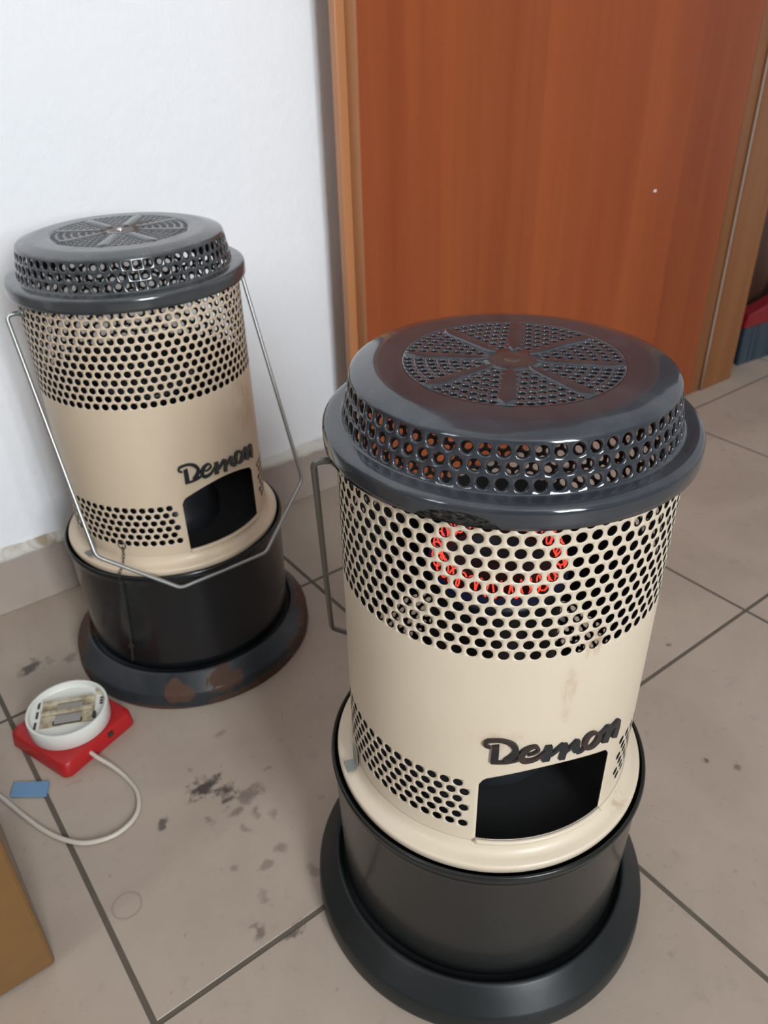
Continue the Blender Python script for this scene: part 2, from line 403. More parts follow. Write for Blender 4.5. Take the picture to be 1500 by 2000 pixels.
tag(boxobj('ceiling', (X0 - .15, Y0 - .15, ZC), (X1 + .15, Y1 + .12, ZC + .1), MAT['ceiling']), 'plain white ceiling', 'ceiling', kind='structure')
# skirting tiles along the white wall, with a crumbling bead of caulk on top
bz = 0.198 * T
bb = boxobj('baseboard_back', (X0, 2.380 * T, 0.0), (3.40 * T, Y1, bz), MAT['skirting'], bw=.0015)
tag(bb, 'beige tile skirting along the foot of the white wall', 'skirting', kind='structure')
m = MB(); N = 220; rows = []
for i in range(N + 1):
    x = X0 + (3.40 * T - X0) * i / N
    h = bz + .0085 + .0035 * math.sin(i * .31) * math.sin(i * .083 + 1) + random.uniform(-.0012, .0012)
    yo = 2.380 * T - .001 + random.uniform(-.0008, .0008)
    rows.append([(x, yo + .001, bz - .0045 + random.uniform(-.001, .001)), (x, yo - .0012, bz), (x, yo + .0012, bz + .004), (x, Y1 - .003, h), (x, Y1 + .001, h + .003)])
for a, b in zip(rows, rows[1:]):
    for j in range(4): m.face([a[j], b[j], b[j + 1], a[j + 1]])
tag(m.build('trim_1', MAT['caulk']), 'uneven dirty white caulk bead on top of the skirting tiles', 'trim', kind='structure')

# the open door leaf, almost folded back against the white wall
ang = math.atan2(2.0 - 2.17, 3.36 - 1.542)
door = empty('door_1', (1.542 * T, 2.17 * T, 0), ang); tag(door, 'red-brown veneered door leaf standing open against the white wall', 'door', kind='structure')
Ld = math.hypot(3.36 - 1.542, .17)
boxobj('leaf_panel', (0, 0, .006), (Ld * T, .0625 * T, 2.0), MAT['door'], door, .0012)
lipm = boxobj('rebate_lip', (-.034 * T, .0625 * T, .006), ((Ld - .01) * T, .099 * T, 2.0), MAT['lip'], door, .0015)
edge = boxobj('edge_band', (-.0008, .0004, .006), (0.0, .0625 * T, 2.0), MAT['lip'], door)
boxobj('paint_fleck', (1.352 * T, -.0006, 1.006 * T), (1.368 * T, 0.0, 1.016 * T), MAT['window_frame'], door, .0004)
jm = empty('trim_2', (3.42 * T, 2.0 * T, 0)); tag(jm, 'orange-brown wooden door jamb with a grey rubber seal', 'door jamb', kind='structure')
boxobj('jamb_board', (.052 * T, 0, 0), (.298 * T, .42 * T, 2.05), MAT['jamb'], jm, .002)
boxobj('jamb_rebate', (-.040 * T, .012 * T, 0), (.040 * T, .42 * T, 2.05), MAT['jamb'], jm)
m = MB(); m.tube([(.046 * T, .006 * T, z * .1) for z in range(0, 21)], .0026, 10); m.build('seal', MAT['gasket'], jm)
d2 = empty('door_2', (3.72 * T, 2.22 * T, 0)); tag(d2, 'dark brown wooden door beyond the jamb', 'door', kind='structure')
boxobj('leaf_panel', (0, 0, .004), (2.0 * T, .09 * T, 2.0), MAT['dark_wood'], d2, .002)
boxobj('raised_panel', (.25 * T, -.02 * T, .45), (1.7 * T, 0, 1.8), MAT['dark_wood'], d2, .004)
tag(boxobj('wall_back_right', (5.74 * T, 2.22 * T, -.06), (X1, Y1 + .12, ZC), MAT['wall']), 'white wall to the right of the dark door', 'wall', kind='structure')

# ------------------------------------------------------------------ the heaters
NB = 74; PIT = 360.0 / NB; AZ0 = 222.39             # columns of holes round the body, phase of the grid
RC = 0.2625
TEXT = [[(225.5,0.6914),(225.33,0.6876),(225.25,0.6921),(225.07,0.6879),(224.89,0.693),(224.67,0.6883),(224.54,0.6941),(224.23,0.6889),(224.31,0.6951),(223.85,0.6897),(224.17,0.696),(223.54,0.6908),(224.09,0.6968),(223.27,0.6922),(224.08,0.6971),(223.06,0.6944),(224.09,0.6968),(222.99,0.6973),(224.1,0.6969),(223.12,0.6999),(224.16,0.6976),(223.37,0.7021),(224.28,0.6986),(223.7,0.704),(224.49,0.6996),(224.12,0.7055),(224.83,0.7005),(224.61,0.7065),(225.31,0.7013),(225.16,0.7071),(225.85,0.7019),(225.75,0.7076),(226.43,0.7024),(226.35,0.708),(227.04,0.7028),(226.97,0.7083),(227.69,0.703),(227.65,0.7086),(228.34,0.7029),(228.34,0.7087),(228.95,0.7025),(229.01,0.7085),(229.53,0.7017),(229.66,0.7081),(230.09,0.7005),(230.3,0.7074),(230.62,0.6991),(230.92,0.7065),(231.1,0.6975),(231.51,0.7055),(231.52,0.6958),(232.08,0.7042),(231.89,0.6938),(232.63,0.7027),(232.2,0.6919),(233.15,0.7009),(232.46,0.6901),(233.61,0.6988),(232.66,0.6886),(234.01,0.6963),(232.82,0.6873),(234.35,0.6934),(232.92,0.6863),(234.62,0.6901),(232.96,0.6855),(234.79,0.6865),(232.98,0.6847),(234.82,0.6828),(232.98,0.6835),(234.73,0.6794),(232.92,0.682),(234.55,0.6762),(232.81,0.6805),(234.27,0.6732),(232.62,0.6788),(233.91,0.6704),(232.32,0.6768),(233.48,0.6679),(231.95,0.6746),(233.03,0.6657),(231.57,0.6726),(232.58,0.6636),(231.17,0.6704),(232.07,0.6616),(230.71,0.6682),(231.53,0.6597),(230.28,0.6662),(231.05,0.6581),(229.98,0.6647),(230.72,0.657)],[(225.95,0.6926),(228.25,0.6954),(225.92,0.6848),(228.29,0.6877),(225.88,0.6744),(228.32,0.6775),(225.81,0.6635),(228.28,0.6666),(225.75,0.6547),(228.22,0.6578)],[(225.94,0.6545),(225.91,0.6585),(226.47,0.6546),(226.45,0.6587),(227.24,0.6547),(227.21,0.6589),(228.11,0.6548),(228.07,0.6591),(228.93,0.655),(228.87,0.6595),(229.69,0.6553),(229.6,0.6599),(230.46,0.6556),(230.35,0.6604),(231.21,0.6561),(231.07,0.6609),(231.95,0.6567),(231.77,0.6616),(232.68,0.6576),(232.46,0.6625),(233.39,0.6587),(233.14,0.6635),(234.05,0.6598),(233.78,0.6646),(234.62,0.6609),(234.31,0.6657),(235.09,0.6621),(234.72,0.6667),(235.48,0.6634),(235.06,0.6678),(235.76,0.6644),(235.32,0.6688),(235.96,0.6652),(235.52,0.6696)],[(237.74,0.6716),(237.59,0.6747),(238.11,0.6719),(237.95,0.6751),(238.65,0.6722),(238.48,0.6757),(239.25,0.6726),(239.04,0.6764),(239.79,0.6732),(239.52,0.6772),(240.26,0.6741),(239.91,0.6781),(240.69,0.6751),(240.29,0.6793),(241.08,0.6763),(240.61,0.6805),(241.4,0.6775),(240.82,0.6816),(241.64,0.679),(240.93,0.6827),(241.81,0.6808),(240.96,0.6835),(241.88,0.6829),(240.94,0.6841),(241.8,0.6855),(240.92,0.6842),(241.57,0.6878),(240.87,0.6847),(241.26,0.6899),(240.74,0.6857),(240.88,0.6916),(240.56,0.6867),(240.45,0.6928),(240.38,0.6873),(240.03,0.6933),(240.14,0.6876),(239.59,0.6933),(239.83,0.6876),(239.15,0.693),(239.48,0.6873),(238.69,0.6926),(239.12,0.6866),(238.19,0.692),(238.75,0.6853),(237.65,0.6911),(238.37,0.6835),(237.11,0.69),(238.01,0.6815),(236.6,0.6885),(237.72,0.6795),(236.14,0.6864),(237.46,0.6775),(235.72,0.6841),(237.21,0.6752),(235.35,0.6816),(237.01,0.673),(235.06,0.679),(236.86,0.6711),(234.85,0.6763),(236.78,0.6697),(234.71,0.6733),(236.75,0.6687),(234.67,0.67),(236.73,0.6683),(234.77,0.6665),(236.72,0.6681),(234.99,0.6633),(236.71,0.6677),(235.33,0.6603),(236.72,0.667),(235.8,0.6577),(236.73,0.6663),(236.36,0.6558),(236.79,0.6657),(236.94,0.655),(237.03,0.6648),(237.53,0.6548),(237.43,0.664),(238.12,0.655),(237.91,0.6634),(238.72,0.6554),(238.41,0.6631),(239.32,0.656),(238.95,0.6632),(239.95,0.6569),(239.52,0.6637),(240.57,0.658),(240.1,0.6644),(241.17,0.6594),(240.63,0.6654),(241.73,0.6612),(241.12,0.6669),(242.24,0.6633),(241.59,0.6687),(242.72,0.6655),(242.05,0.6707),(243.17,0.6676),(242.5,0.6728),(243.63,0.67),(242.95,0.6749),(244.08,0.6724),(243.4,0.6772),(244.48,0.6746),(243.8,0.6793),(244.75,0.6761),(244.08,0.6808)],[(243.9,0.6874),(246.15,0.6864),(243.67,0.6808),(246.15,0.6797),(243.4,0.672),(246.08,0.6708),(243.17,0.6623),(245.81,0.6612),(242.99,0.6545),(245.54,0.6535)],[(246.14,0.6624),(245.32,0.6692),(246.5,0.6637),(245.69,0.6705),(247.02,0.6657),(246.22,0.6723),(247.61,0.6678),(246.8,0.6743),(248.14,0.6699),(247.31,0.6762),(248.61,0.6719),(247.75,0.6781),(249.05,0.674),(248.17,0.6802),(249.46,0.6759),(248.58,0.6821),(249.8,0.6773),(248.96,0.6837),(250.1,0.6783),(249.31,0.6849),(250.38,0.6789),(249.63,0.6857),(250.62,0.6794),(249.88,0.6863),(250.79,0.6798),(250.05,0.6867)],[(250.14,0.6842),(251.81,0.6825),(249.94,0.6773),(251.84,0.6754),(249.67,0.6682),(251.8,0.6661),(249.35,0.6585),(251.51,0.6564),(249.1,0.6507),(251.23,0.6487)],[(251.63,0.6621),(250.81,0.6684),(252.02,0.6634),(251.2,0.6697),(252.59,0.6653),(251.75,0.6717),(253.21,0.6674),(252.36,0.6738),(253.77,0.6694),(252.88,0.6757),(254.23,0.6713),(253.32,0.6775),(254.67,0.6732),(253.72,0.6794),(255.05,0.6749),(254.1,0.6811),(255.36,0.6763),(254.42,0.6826),(255.61,0.6772),(254.69,0.6836),(255.8,0.6778),(254.9,0.6843),(255.95,0.6783),(255.05,0.6848),(256.06,0.6787),(255.16,0.6852)],[(255.23,0.6832),(256.54,0.6813),(254.87,0.6778),(256.59,0.6753),(254.5,0.6707),(256.64,0.6676),(254.4,0.6633),(256.67,0.6599),(254.38,0.6574),(256.69,0.654)],[(255.74,0.6516),(255.38,0.6576),(256.6,0.6505),(256.14,0.657),(257.77,0.6501),(257.06,0.6568),(258.79,0.6526),(258.01,0.6585),(259.52,0.6552),(258.8,0.6603)],[(264.25,0.68),(264.22,0.6744),(263.9,0.6813),(263.85,0.6757),(263.35,0.6833),(263.37,0.6774),(262.66,0.6854),(262.91,0.6787),(261.95,0.6868),(262.52,0.6794),(261.29,0.6873),(262.09,0.6795),(260.65,0.6873),(261.6,0.6792),(260.04,0.6868),(261.14,0.6785),(259.49,0.6857),(260.77,0.6773),(259.02,0.6841),(260.5,0.6756),(258.61,0.682),(260.28,0.6734),(258.27,0.6795),(260.12,0.6709),(258.04,0.6767),(260.0,0.6685),(257.91,0.6733),(259.9,0.666),(257.87,0.6695),(259.84,0.6632),(257.94,0.6655),(259.83,0.6607),(258.16,0.6613),(259.85,0.6594),(258.62,0.657),(259.83,0.6591),(259.24,0.6535),(259.84,0.6587),(259.89,0.6511),(259.97,0.6578),(260.51,0.6495),(260.22,0.6569),(261.13,0.6483),(260.59,0.6563),(261.82,0.6475),(261.06,0.6559),(262.53,0.647),(261.54,0.656),(263.23,0.6472),(261.99,0.6566),(263.92,0.6481),(262.42,0.6581),(264.6,0.6496),(262.87,0.6602),(265.23,0.6515),(263.28,0.6626),(265.72,0.6536),(263.59,0.6648),(266.05,0.6562),(263.8,0.6668),(266.22,0.6593),(263.95,0.6689),(266.27,0.6626),(264.04,0.6708),(266.19,0.6662),(264.1,0.6721),(265.84,0.6705),(264.14,0.6725),(265.33,0.6742),(264.1,0.6734),(264.92,0.6765),(263.94,0.6751),(264.69,0.6778),(263.79,0.6766)],[(265.69,0.6696),(265.03,0.6742),(266.66,0.6707),(265.9,0.6758),(267.87,0.672),(266.95,0.6779),(268.88,0.674),(267.78,0.6805),(269.61,0.6756),(268.38,0.6827)],[(268.95,0.6816),(270.81,0.6768),(268.4,0.6752),(271.06,0.6683),(267.75,0.6665),(271.21,0.6574),(267.25,0.6561),(270.78,0.6469),(266.9,0.6475),(270.29,0.6387)],[(270.55,0.6601),(269.2,0.6682),(271.66,0.6619),(270.21,0.6706),(273.17,0.664),(271.59,0.6733),(274.87,0.6658),(273.19,0.6757),(276.3,0.667),(274.53,0.6772)],[(275.06,0.6753),(276.21,0.6719),(274.27,0.6703),(276.4,0.6639),(273.4,0.6625),(276.49,0.6532),(272.94,0.6509),(276.12,0.6413),(272.69,0.6409),(275.72,0.6317)]]
def on_cyl(az, z, d=0.0):
    r = (RC - d) * T
    return (r * math.cos(R(az)), r * math.sin(R(az)), z * T)
def body_mesh():
    m = MB(); q = PIT / 4
    def band(k0, k1, zs):                       # plain quads between grid columns k0..k1 (quarter pitches)
        for k in range(k0, k1):
            for za, zb in zip(zs, zs[1:]):
                a, b = AZ0 + k * q, AZ0 + (k + 1) * q
                m.face([on_cyl(a, za), on_cyl(b, za), on_cyl(b, zb), on_cyl(a, zb)])
    def holes(rows, z0, dz, k0, k1, ph):
        hr = 0.00800
        for r in range(rows):
            za, zb = z0 + (r - .5) * dz, z0 + (r + .5) * dz
            off = ph if r % 2 == 0 else 2 - ph
            kk = k0 + off
            band(k0, kk, [za + (zb - za) * i / 4 for i in range(5)])
            while kk + 4 <= k1:
                m.cell(lambda u, v, d: on_cyl(u, v, d), AZ0 + kk * q, AZ0 + (kk + 4) * q, za, zb, math.degrees(hr / RC), hr)
                kk += 4
            band(kk, k1, [za + (zb - za) * i / 4 for i in range(5)])
    FULL = NB * 4
    zB0, dB = 0.496, 0.0196; zBa, zBb = zB0 - dB / 2, zB0 + 5.5 * dB
    zD0, dD, nD = 0.8745, 0.01935, 12; zDa, zDb = zD0 - dD / 2, zD0 + (nD - .5) * dD
    # window sector in grid columns: opening 0..42, plain margin -2..48
    ka, kb, wa, wb_ = -2, 48, 0, 42
    zw0 = 0.4635
    def arch(k):
        t = (k - wa) / (wb_ - wa)
        z = .609 + .029 * math.sin(PI * t) ** .9
        c = min(t, 1 - t) * (wb_ - wa)
        if c < 2: z -= .0101 * (1 - c / 2) ** 2
        return z
    zt = .70
    band(kb, FULL + ka, [.440, .452, zw0, zBa]); band(ka, kb, [.440, .452])
    holes(6, zB0, dB, kb, FULL + ka, 2)
    band(kb, FULL + ka, [zBb, .65, zt])
    zs = [.452, zw0] + [zBa + dB * i / 4 for i in range(25)] + [.65, zt]
    band(ka, wa, zs); band(wb_, kb, zs)
    f0 = (zBb - .5989) / (.65 - .5989)
    for k in range(wa, wb_):
        a, b = AZ0 + k * q, AZ0 + (k + 1) * q
        m.face([on_cyl(a, .452), on_cyl(b, .452), on_cyl(b, zw0), on_cyl(a, zw0)])
        A, Bz = arch(k), arch(k + 1)
        if k == wa: A = zBa + dB * 23 / 4
        if k == wb_ - 1: Bz = zBa + dB * 23 / 4
        la = [A, zBb if k == wa else A + (.65 - A) * f0, .65, zt]; lb = [Bz, zBb if k == wb_ - 1 else Bz + (.65 - Bz) * f0, .65, zt]
        for i in range(3): m.face([on_cyl(a, la[i]), on_cyl(b, lb[i]), on_cyl(b, lb[i + 1]), on_cyl(a, la[i + 1])])
    band(0, FULL, [zt, .76, .82, zDa])
    for r in range(nD):                          # upper band: full rows all round, every second row shifted by half a pitch
        za, zb = zD0 + (r - .5) * dD, zD0 + (r + .5) * dD
        s0 = -2 if r % 2 == 0 else 0
        hr = 0.00800
        for c in range(NB):
            u = AZ0 + (s0 + c * 4) * q
            m.cell(lambda x, v, d: on_cyl(x, v, d), u, u + PIT, za, zb, math.degrees(hr / RC), hr)
    band(0, FULL, [zDb, 1.118])
    return m
def cap_mesh():
    m = MB(); NH = 65; ph = 360.0 / NH
    z0, dz = 1.1410, 0.0214
    za, zb = z0 - dz / 2, z0 + 2.5 * dz
    def rr(z): return .2510 - (z - za) / (zb - za) * .0125
    def on(az, z, d=0.0):
        r = (rr(z) - d) * T
        return (r * math.cos(R(az)), r * math.sin(R(az)), z * T)
    for k in range(3):
        for c in range(NH):
            u = 223.0 + (c - .5 + (.5 if k == 1 else 0)) * ph
            m.cell(on, u, u + ph, z0 + (k - .5) * dz, z0 + (k + .5) * dz, math.degrees(.0079 / rr(z0 + k * dz)), .0079, lip=.0042)
    n = NH * 4; a0 = 223.0 - ph / 2
    m.lathe([(.2812, 1.0965), (.2815, 1.104), (.2815, 1.1165), (.2809, 1.1215), (.2790, 1.1252), (.2755, 1.1273), (.2690, 1.1284), (.2555, 1.1288), (.2525, 1.1292), (rr(za), za)], n, a0, a0 + 360)
    zd = 1.2082
    top = [(rr(zb), zb), (.2374, 1.1975), (.2350, 1.1995), (.2290, 1.2015), (.216, 1.2050), (.206, 1.2073), (.200, 1.2081), (.194, zd), (.166, zd)]
    m.lathe(top, n, a0, a0 + 360)
    # flat top: eight sectors of holes between ribs, row k has k holes
    def flat(az, v, d=0.0): return (-v * T * math.cos(R(az)), -v * T * math.sin(R(az)), (zd - d) * T)
    hw, hh = .0141, .0166; ra = .0437
    for s_ in range(8):
        ctr = 222.0 + 22.5 + 45 * s_
        for k in range(1, 8):
            rk = ra + (k - .5) * hh; st = math.degrees(hw / rk)
            r0, r1 = ra + (k - 1) * hh, ra + k * hh
            lo = ctr - k * st / 2
            for i in range(k): m.cell(flat, lo + i * st, lo + (i + 1) * st, -r1, -r0, math.degrees(.0052 / rk), .0050, lip=.0038)
            for (A, B) in ((ctr - 22.5, lo), (lo + k * st, ctr + 22.5)):
                nn = 4
                for i in range(nn):
                    x, y = A + (B - A) * i / nn, A + (B - A) * (i + 1) / nn
                    m.face([flat(x, -r1), flat(y, -r1), flat(y, -r0), flat(x, -r0)])
    r7 = ra + 7 * hh
    m.lathe([(.166, zd), (r7, zd)], n, a0, a0 + 360)
    m.lathe([(ra, zd), (.03, zd), (.012, zd + .0006), (.0001, zd + .0006)], 96)
    return m
def rib_mesh():
    m = MB(); zd = 1.2082; prof = []
    pts = 14
    for i in range(pts + 1):
        t = i / pts; r = .034 + t * .124
        w_ = (.0075 + .0065 * t) * math.sqrt(max(0.0, 1 - (2 * t - 1) ** 8)) + .0004
        prof.append([(r * T, s * w_ * T, (zd - .0005 + h) * T) for s, h in ((-1, 0), (-.75, .0016), (-.35, .0026), (.35, .0026), (.75, .0016), (1, 0))])
    for a, b in zip(prof, prof[1:]):
        for j in range(5): m.face([a[j], b[j], b[j + 1], a[j + 1]])
    return m.mesh('rib', MAT['cap1'])
def lettering_mesh(mat):
    m = MB(); h0, h1 = -.0006, -.0052
    for st in TEXT:
        L = st[0::2]; Rr = st[1::2]
        for i in range(len(L) - 1):
            q4 = [L[i], L[i + 1], Rr[i + 1], Rr[i]]
            lo = [on_cyl(a, z, h0) for a, z in q4]; hi = [on_cyl(a, z, h1) for a, z in q4]
            m.face(hi)
            m.face([lo[0], lo[1], hi[1], hi[0]]); m.face([lo[2], lo[3], hi[3], hi[2]])
            if i == 0: m.face([lo[3], lo[0], hi[0], hi[3]])
            if i == len(L) - 2: m.face([lo[1], lo[2], hi[2], hi[1]])
    me = m.mesh('lettering', mat, smooth=False)
    bm = bmesh.new(); bm.from_mesh(me); bmesh.ops.recalc_face_normals(bm, faces=bm.faces); bm.to_mesh(me); bm.free()
    return me
def round_path(pts, rad, n=5):
    P = [Vector(p) for p in pts]; out = [P[0]]
    for a, b, c in zip(P, P[1:], P[2:]):
        u = (a - b).normalized(); v = (c - b).normalized()
        p0, p1 = b + u * rad, b + v * rad
        for i in range(n + 1):
            t = i / n; out.append(p0 * (1 - t) ** 2 + b * 2 * t * (1 - t) + p1 * t * t)
    out.append(P[-1]); return out
BODY = body_mesh(); CAP = cap_mesh(); RIB = rib_mesh()
def heater(name, loc, rz, label, v):
    hot = v == 1
    h = empty(name, loc, R(rz)); tag(h, label, 'heater', 'paraffin heaters')
    # fuel tank with its flared foot
    m = MB()
    m.lathe([(.18, .10), (.27, .095), (.2915, .093), (.2935, .12), (.297, .25), (.3005, .385), (.3025, .398), (.3052, .405), (.3062, .4115), (.3050, .4175), (.3020, .4195), (.2990, .4165), (.2975, .405), (.2965, .385), (.2, .380), (.10, .380)], 160)
    tank = m.build('fuel_tank', MAT['tank%d' % v], h)
    m = MB()
    m.lathe([(.335, .0), (.3515, .0), (.3535, .003), (.3540, .010), (.3520, .044), (.3500, .050), (.3470, .0535), (.3300, .073), (.3150, .0905), (.3110, .0945), (.3070, .0950), (.3035, .0925), (.3005, .087), (.2965, .080), (.285, .080), (.2, .080)], 160)
    m.build('foot', MAT['foot%d' % v], h)
    m = MB()
    m.lathe([(.2900, .412), (.2922, .418), (.2926, .4262), (.2914, .4292), (.2888, .4308), (.2800, .4326), (.2738, .4348), (.2692, .4388), (.2655, .4455), (.2630, .4560)], 160)
    plate = m.build('burner_plate', MAT['cream%d' % v], h)
    m = MB(); m.lathe([(.2618, .4560), (.2600, .4400), (.17, .432), (.09, .432)], 96); m.build('inner_pan', MAT['soot'], h)
    m = MB(); m.tube([on_cyl(a, .4595, -.0035) for a in [AZ0 + (PIT * 10.5) * i / 40 for i in range(41)]], .0046 * T, 8)
    m.build('window_sill_bead', MAT['cream%d' % v], plate)
    body = BODY.build('body', [MAT['cream%d' % v], MAT['soot']], h, smooth=50)
    s = body.modifiers.new('sheet', 'SOLIDIFY'); s.thickness = .0022 * T; s.offset = -1; s.material_offset = 1; s.material_offset_rim = 1; s.use_quality_normals = True
    cap = CAP.build('cap', [MAT['cap%d' % v], MAT['cap%d' % v]], h, smooth=55)
    s = cap.modifiers.new('sheet', 'SOLIDIFY'); s.thickness = .0034 * T; s.offset = -1
    if v == 2: cap.rotation_euler = (0, 0, R(-22.5))
    for k in range(8):
        r_ = obj('rib', RIB if hot else RIB2, cap); r_.rotation_euler = (0, 0, R(222 + 45 * k))
    m = MB()
    m.lathe([(.007, 1.2086), (.0068, 1.2110), (.0045, 1.2128), (.0001, 1.2132)] if not hot else [(.012, 1.2086), (.011, 1.2095), (.006, 1.2102), (.0001, 1.2104)], 20)
    m.build('screw', MAT['screw'] if not hot else MAT['cap1'], cap)
    obj('lettering', lettering_mesh(MAT['letter%d' % v]), h)
    # burner inside
    m = MB()
    m.lathe([(.13, .433), (.13, .47), (.112, .49), (.112, .80), (.118, .825), (.118, .840), (.09, .842), (.09, .82), (.02, .82), (.0001, .82)], 64)
    m.build('burner', MAT['burner'], h)
    m = MB()
    n = 40 * 12; m.tube([((.1035 + .0085 * math.cos(2 * PI * i / 12)) * T * math.cos(2 * PI * i / n), (.1035 + .0085 * math.cos(2 * PI * i / 12)) * T * math.sin(2 * PI * i / n), (.8665 + .0165 * math.sin(2 * PI * i / 12)) * T) for i in range(n)], .0015 * T, 5, closed=True)
    c = m.build('heating_coil', MAT['glow'] if hot else MAT['cold_coil'], h)
    if hot:
        tag(c, 'red-hot glowing wire coil')
        m = MB(); n = 96; pr = []
        for i in range(n + 1):
            a = 2 * PI * (i % n) / n; hz = .856 + .008 * (i % 2)
            pr.append([(.1155 * T * math.cos(a), .1155 * T * math.sin(a), .842 * T), (.1185 * T * math.cos(a), .1185 * T * math.sin(a), .850 * T), (.1175 * T * math.cos(a), .1175 * T * math.sin(a), hz * T)])
        for a, b in zip(pr, pr[1:]):
            for j in range(2): m.face([a[j], b[j], b[j + 1], a[j + 1]])
        tag(m.build('flame', MAT['flame'], h), 'low blue flame round the coil')
    # carrying bail: sides, chamfers and a flat grip, hung from two lugs under the cap
    psi = R(-31.3 if hot else -33.4 + 0); phi = R(-24 if hot else 24); zp = 1.062 if hot else 1.068
    e = Vector((math.cos(psi), math.sin(psi), 0)); nn = Vector((math.sin(psi), -math.cos(psi), 0))
    dn = Vector((0, 0, -math.cos(phi))) + nn * math.sin(phi); o_ = Vector((0, 0, zp))
    wl = .288 if hot else .295
    pts = [o_ - e * .259, o_ - e * .2985, o_ - e * wl + dn * .585, o_ - e * .125 + dn * .738, o_ + e * .125 + dn * .738, o_ + e * wl + dn * .585, o_ + e * .2985, o_ + e * .259]
    m = MB(); m.tube(round_path([p * T for p in pts], .014 * T), .0056 * T if hot else .0052 * T, 10)
    m.build('bail_handle', MAT['wire_dull'] if hot else MAT['wire'], h)
    for sg in (-1, 1):
        m = MB()
        c0 = o_ + e * sg * (RC - .001); c1 = o_ + e * sg * (RC + .009)
        m.tube([c0 * T, (c0 * .6 + c1 * .4) * T, c1 * T], [.012 * T, .012 * T, .0075 * T], 14)
        m.build('bail_lug', MAT['tin'], h)
    # tin clip between body and plate
    m = MB(); az = 160.7
    for (r0, r1, z0, z1) in ((.266, .2685, .446, .487), (.2685, .287, .4385, .4415)):
        hw_ = 2.6
        ring = [[(r * T * math.cos(R(az + s * hw_)), r * T * math.sin(R(az + s * hw_)), z * T) for r, z in ((r0, z0), (r1, z0), (r1, z1), (r0, z1))] for s in (-1, 1)]
        for i in range(4): m.face([ring[0][i], ring[0][(i + 1) % 4], ring[1][(i + 1) % 4], ring[1][i]])
        m.face(ring[0][::-1]); m.face(ring[1])
    m.build('clip', MAT['tin'], h, smooth=False)
    return h
RIB2 = RIB.copy(); RIB2.materials[0] = MAT['cap2']
h1 = heater('paraffin_heater', (.7975 * T, .7680 * T, 0), 0, 'nearest cream and slate-grey cylindrical heater with red glow behind its holes', 1)
h1.rotation_euler = (R(.30), R(.05), 0)
h2 = heater('paraffin_heater', (.6650 * T, 1.9260 * T, 0), 33.4, 'cream cylindrical heater with rust-patched foot standing against the white wall', 2)
h2.scale = (1, 1, 1.009)
# thin chain hooked into the lower holes of the far heater
path = [(184.8, .2665, .484), (184.9, .2690, .462), (185.0, .284, .4400), (185.0, .2945, .4350), (185.0, .3085, .424), (184.5, .3090, .400), (183.5, .3060, .33), (181.8, .3035, .24), (180.2, .3015, .16), (178.6, .3005, .112)]
pp = [Vector(pol(*q)) for q in path]; dense = []
for a, b in zip(pp, pp[1:]):
    k = max(2, int((b - a).length / .0004)); dense += [a.lerp(b, i / k) for i in range(k)]
m = MB()
acc = 0; last = dense[0]; idx = 0; step = .0040
for d0, d1 in zip(dense, dense[1:]):
    acc += (d1 - d0).length
    if acc >= step:
        acc = 0; idx += 1
        t = (d1 - last).normalized(); out = Vector((d1.x, d1.y, 0)).normalized(); sd = t.cross(out).normalized(); out = sd.cross(t)
        wv = sd if idx % 2 else out
        c = (d1 + last) / 2
        m.tube([c + t * (.0026 * math.cos(a)) + wv * (.0012 * math.sin(a)) for a in [2 * PI * i / 8 for i in range(8)]], .00035, 5, closed=True)
        last = d1
for (az, r, z, rr_) in ((184.8, .2668, .490, .0042), (180.6, .3030, .178, .0032)):
    c = Vector(pol(az, r, z)); sd = Vector((-math.sin(R(az)), math.cos(R(az)), 0))
    m.tube([c + sd * rr_ * math.cos(a) + Vector((0, 0, 1)) * rr_ * math.sin(a) for a in [2 * PI * i / 20 for i in range(20)]], .0005, 6, closed=True)
tag(m.build('chain', MAT['chain'], h2), 'thin rusty chain')

# ------------------------------------------------------------------ small things on the floor
dv = empty('mat_vaporizer', (.2075 * T, 1.7300 * T, 0), math.atan2(1.657 - 1.578, .350 - .134)); tag(dv, 'small red square electric device with a scorched round white top', 'electric device')
m = MB(); hs = .117 * T; pts = []
def rsq(h_, rad, z, n=6):
    o_ = []
    for cx_, cy_, a0 in ((1, 1, 0), (-1, 1, 90), (-1, -1, 180), (1, -1, 270)):
        for i in range(n + 1):
            a = R(a0 + 90 * i / n); o_.append((cx_ * (h_ - rad) + rad * math.cos(a), cy_ * (h_ - rad) + rad * math.sin(a), z * T))
    return o_
lv = [rsq(hs - .001, .008, 0), rsq(hs, .009, .004), rsq(hs - .0015, .009, .040), rsq(hs - .003, .009, .0455), rsq(hs - .006, .008, .047)]
for a, b in zip(lv, lv[1:]):
    for i in range(len(a)): m.face([a[i], a[(i + 1) % len(a)], b[(i + 1) % len(a)], b[i]])
m.face(lv[-1]); m.face(lv[0][::-1])
m.build('base', MAT['red'], dv, smooth=40)
m = MB(); m.box((.010, -hs - .0006, .010), (.016, -hs + .001, .0155)); m.build('cable_slot', MAT['slot'], dv, smooth=False)
m = MB()
m.lathe([(.101, .046), (.1045, .049), (.1050, .090), (.1040, .0955), (.1005, .0970), (.0975, .0955), (.0960, .080), (.0945, .078), (.0001, .078)], 96)
cup = m.build('round_top', MAT['white_plastic'], dv, smooth=50)
def on_dev(name, x0, x1, y0, y1, z0, z1, mat, par=cup, rot=R(-45)):
    m = MB(); c, s = math.cos(rot), math.sin(rot)
    m.box((x0 * T, y0 * T, z0 * T), (x1 * T, y1 * T, z1 * T)); o = m.build(name, mat, par, smooth=False); o.rotation_euler = (0, 0, rot); return o
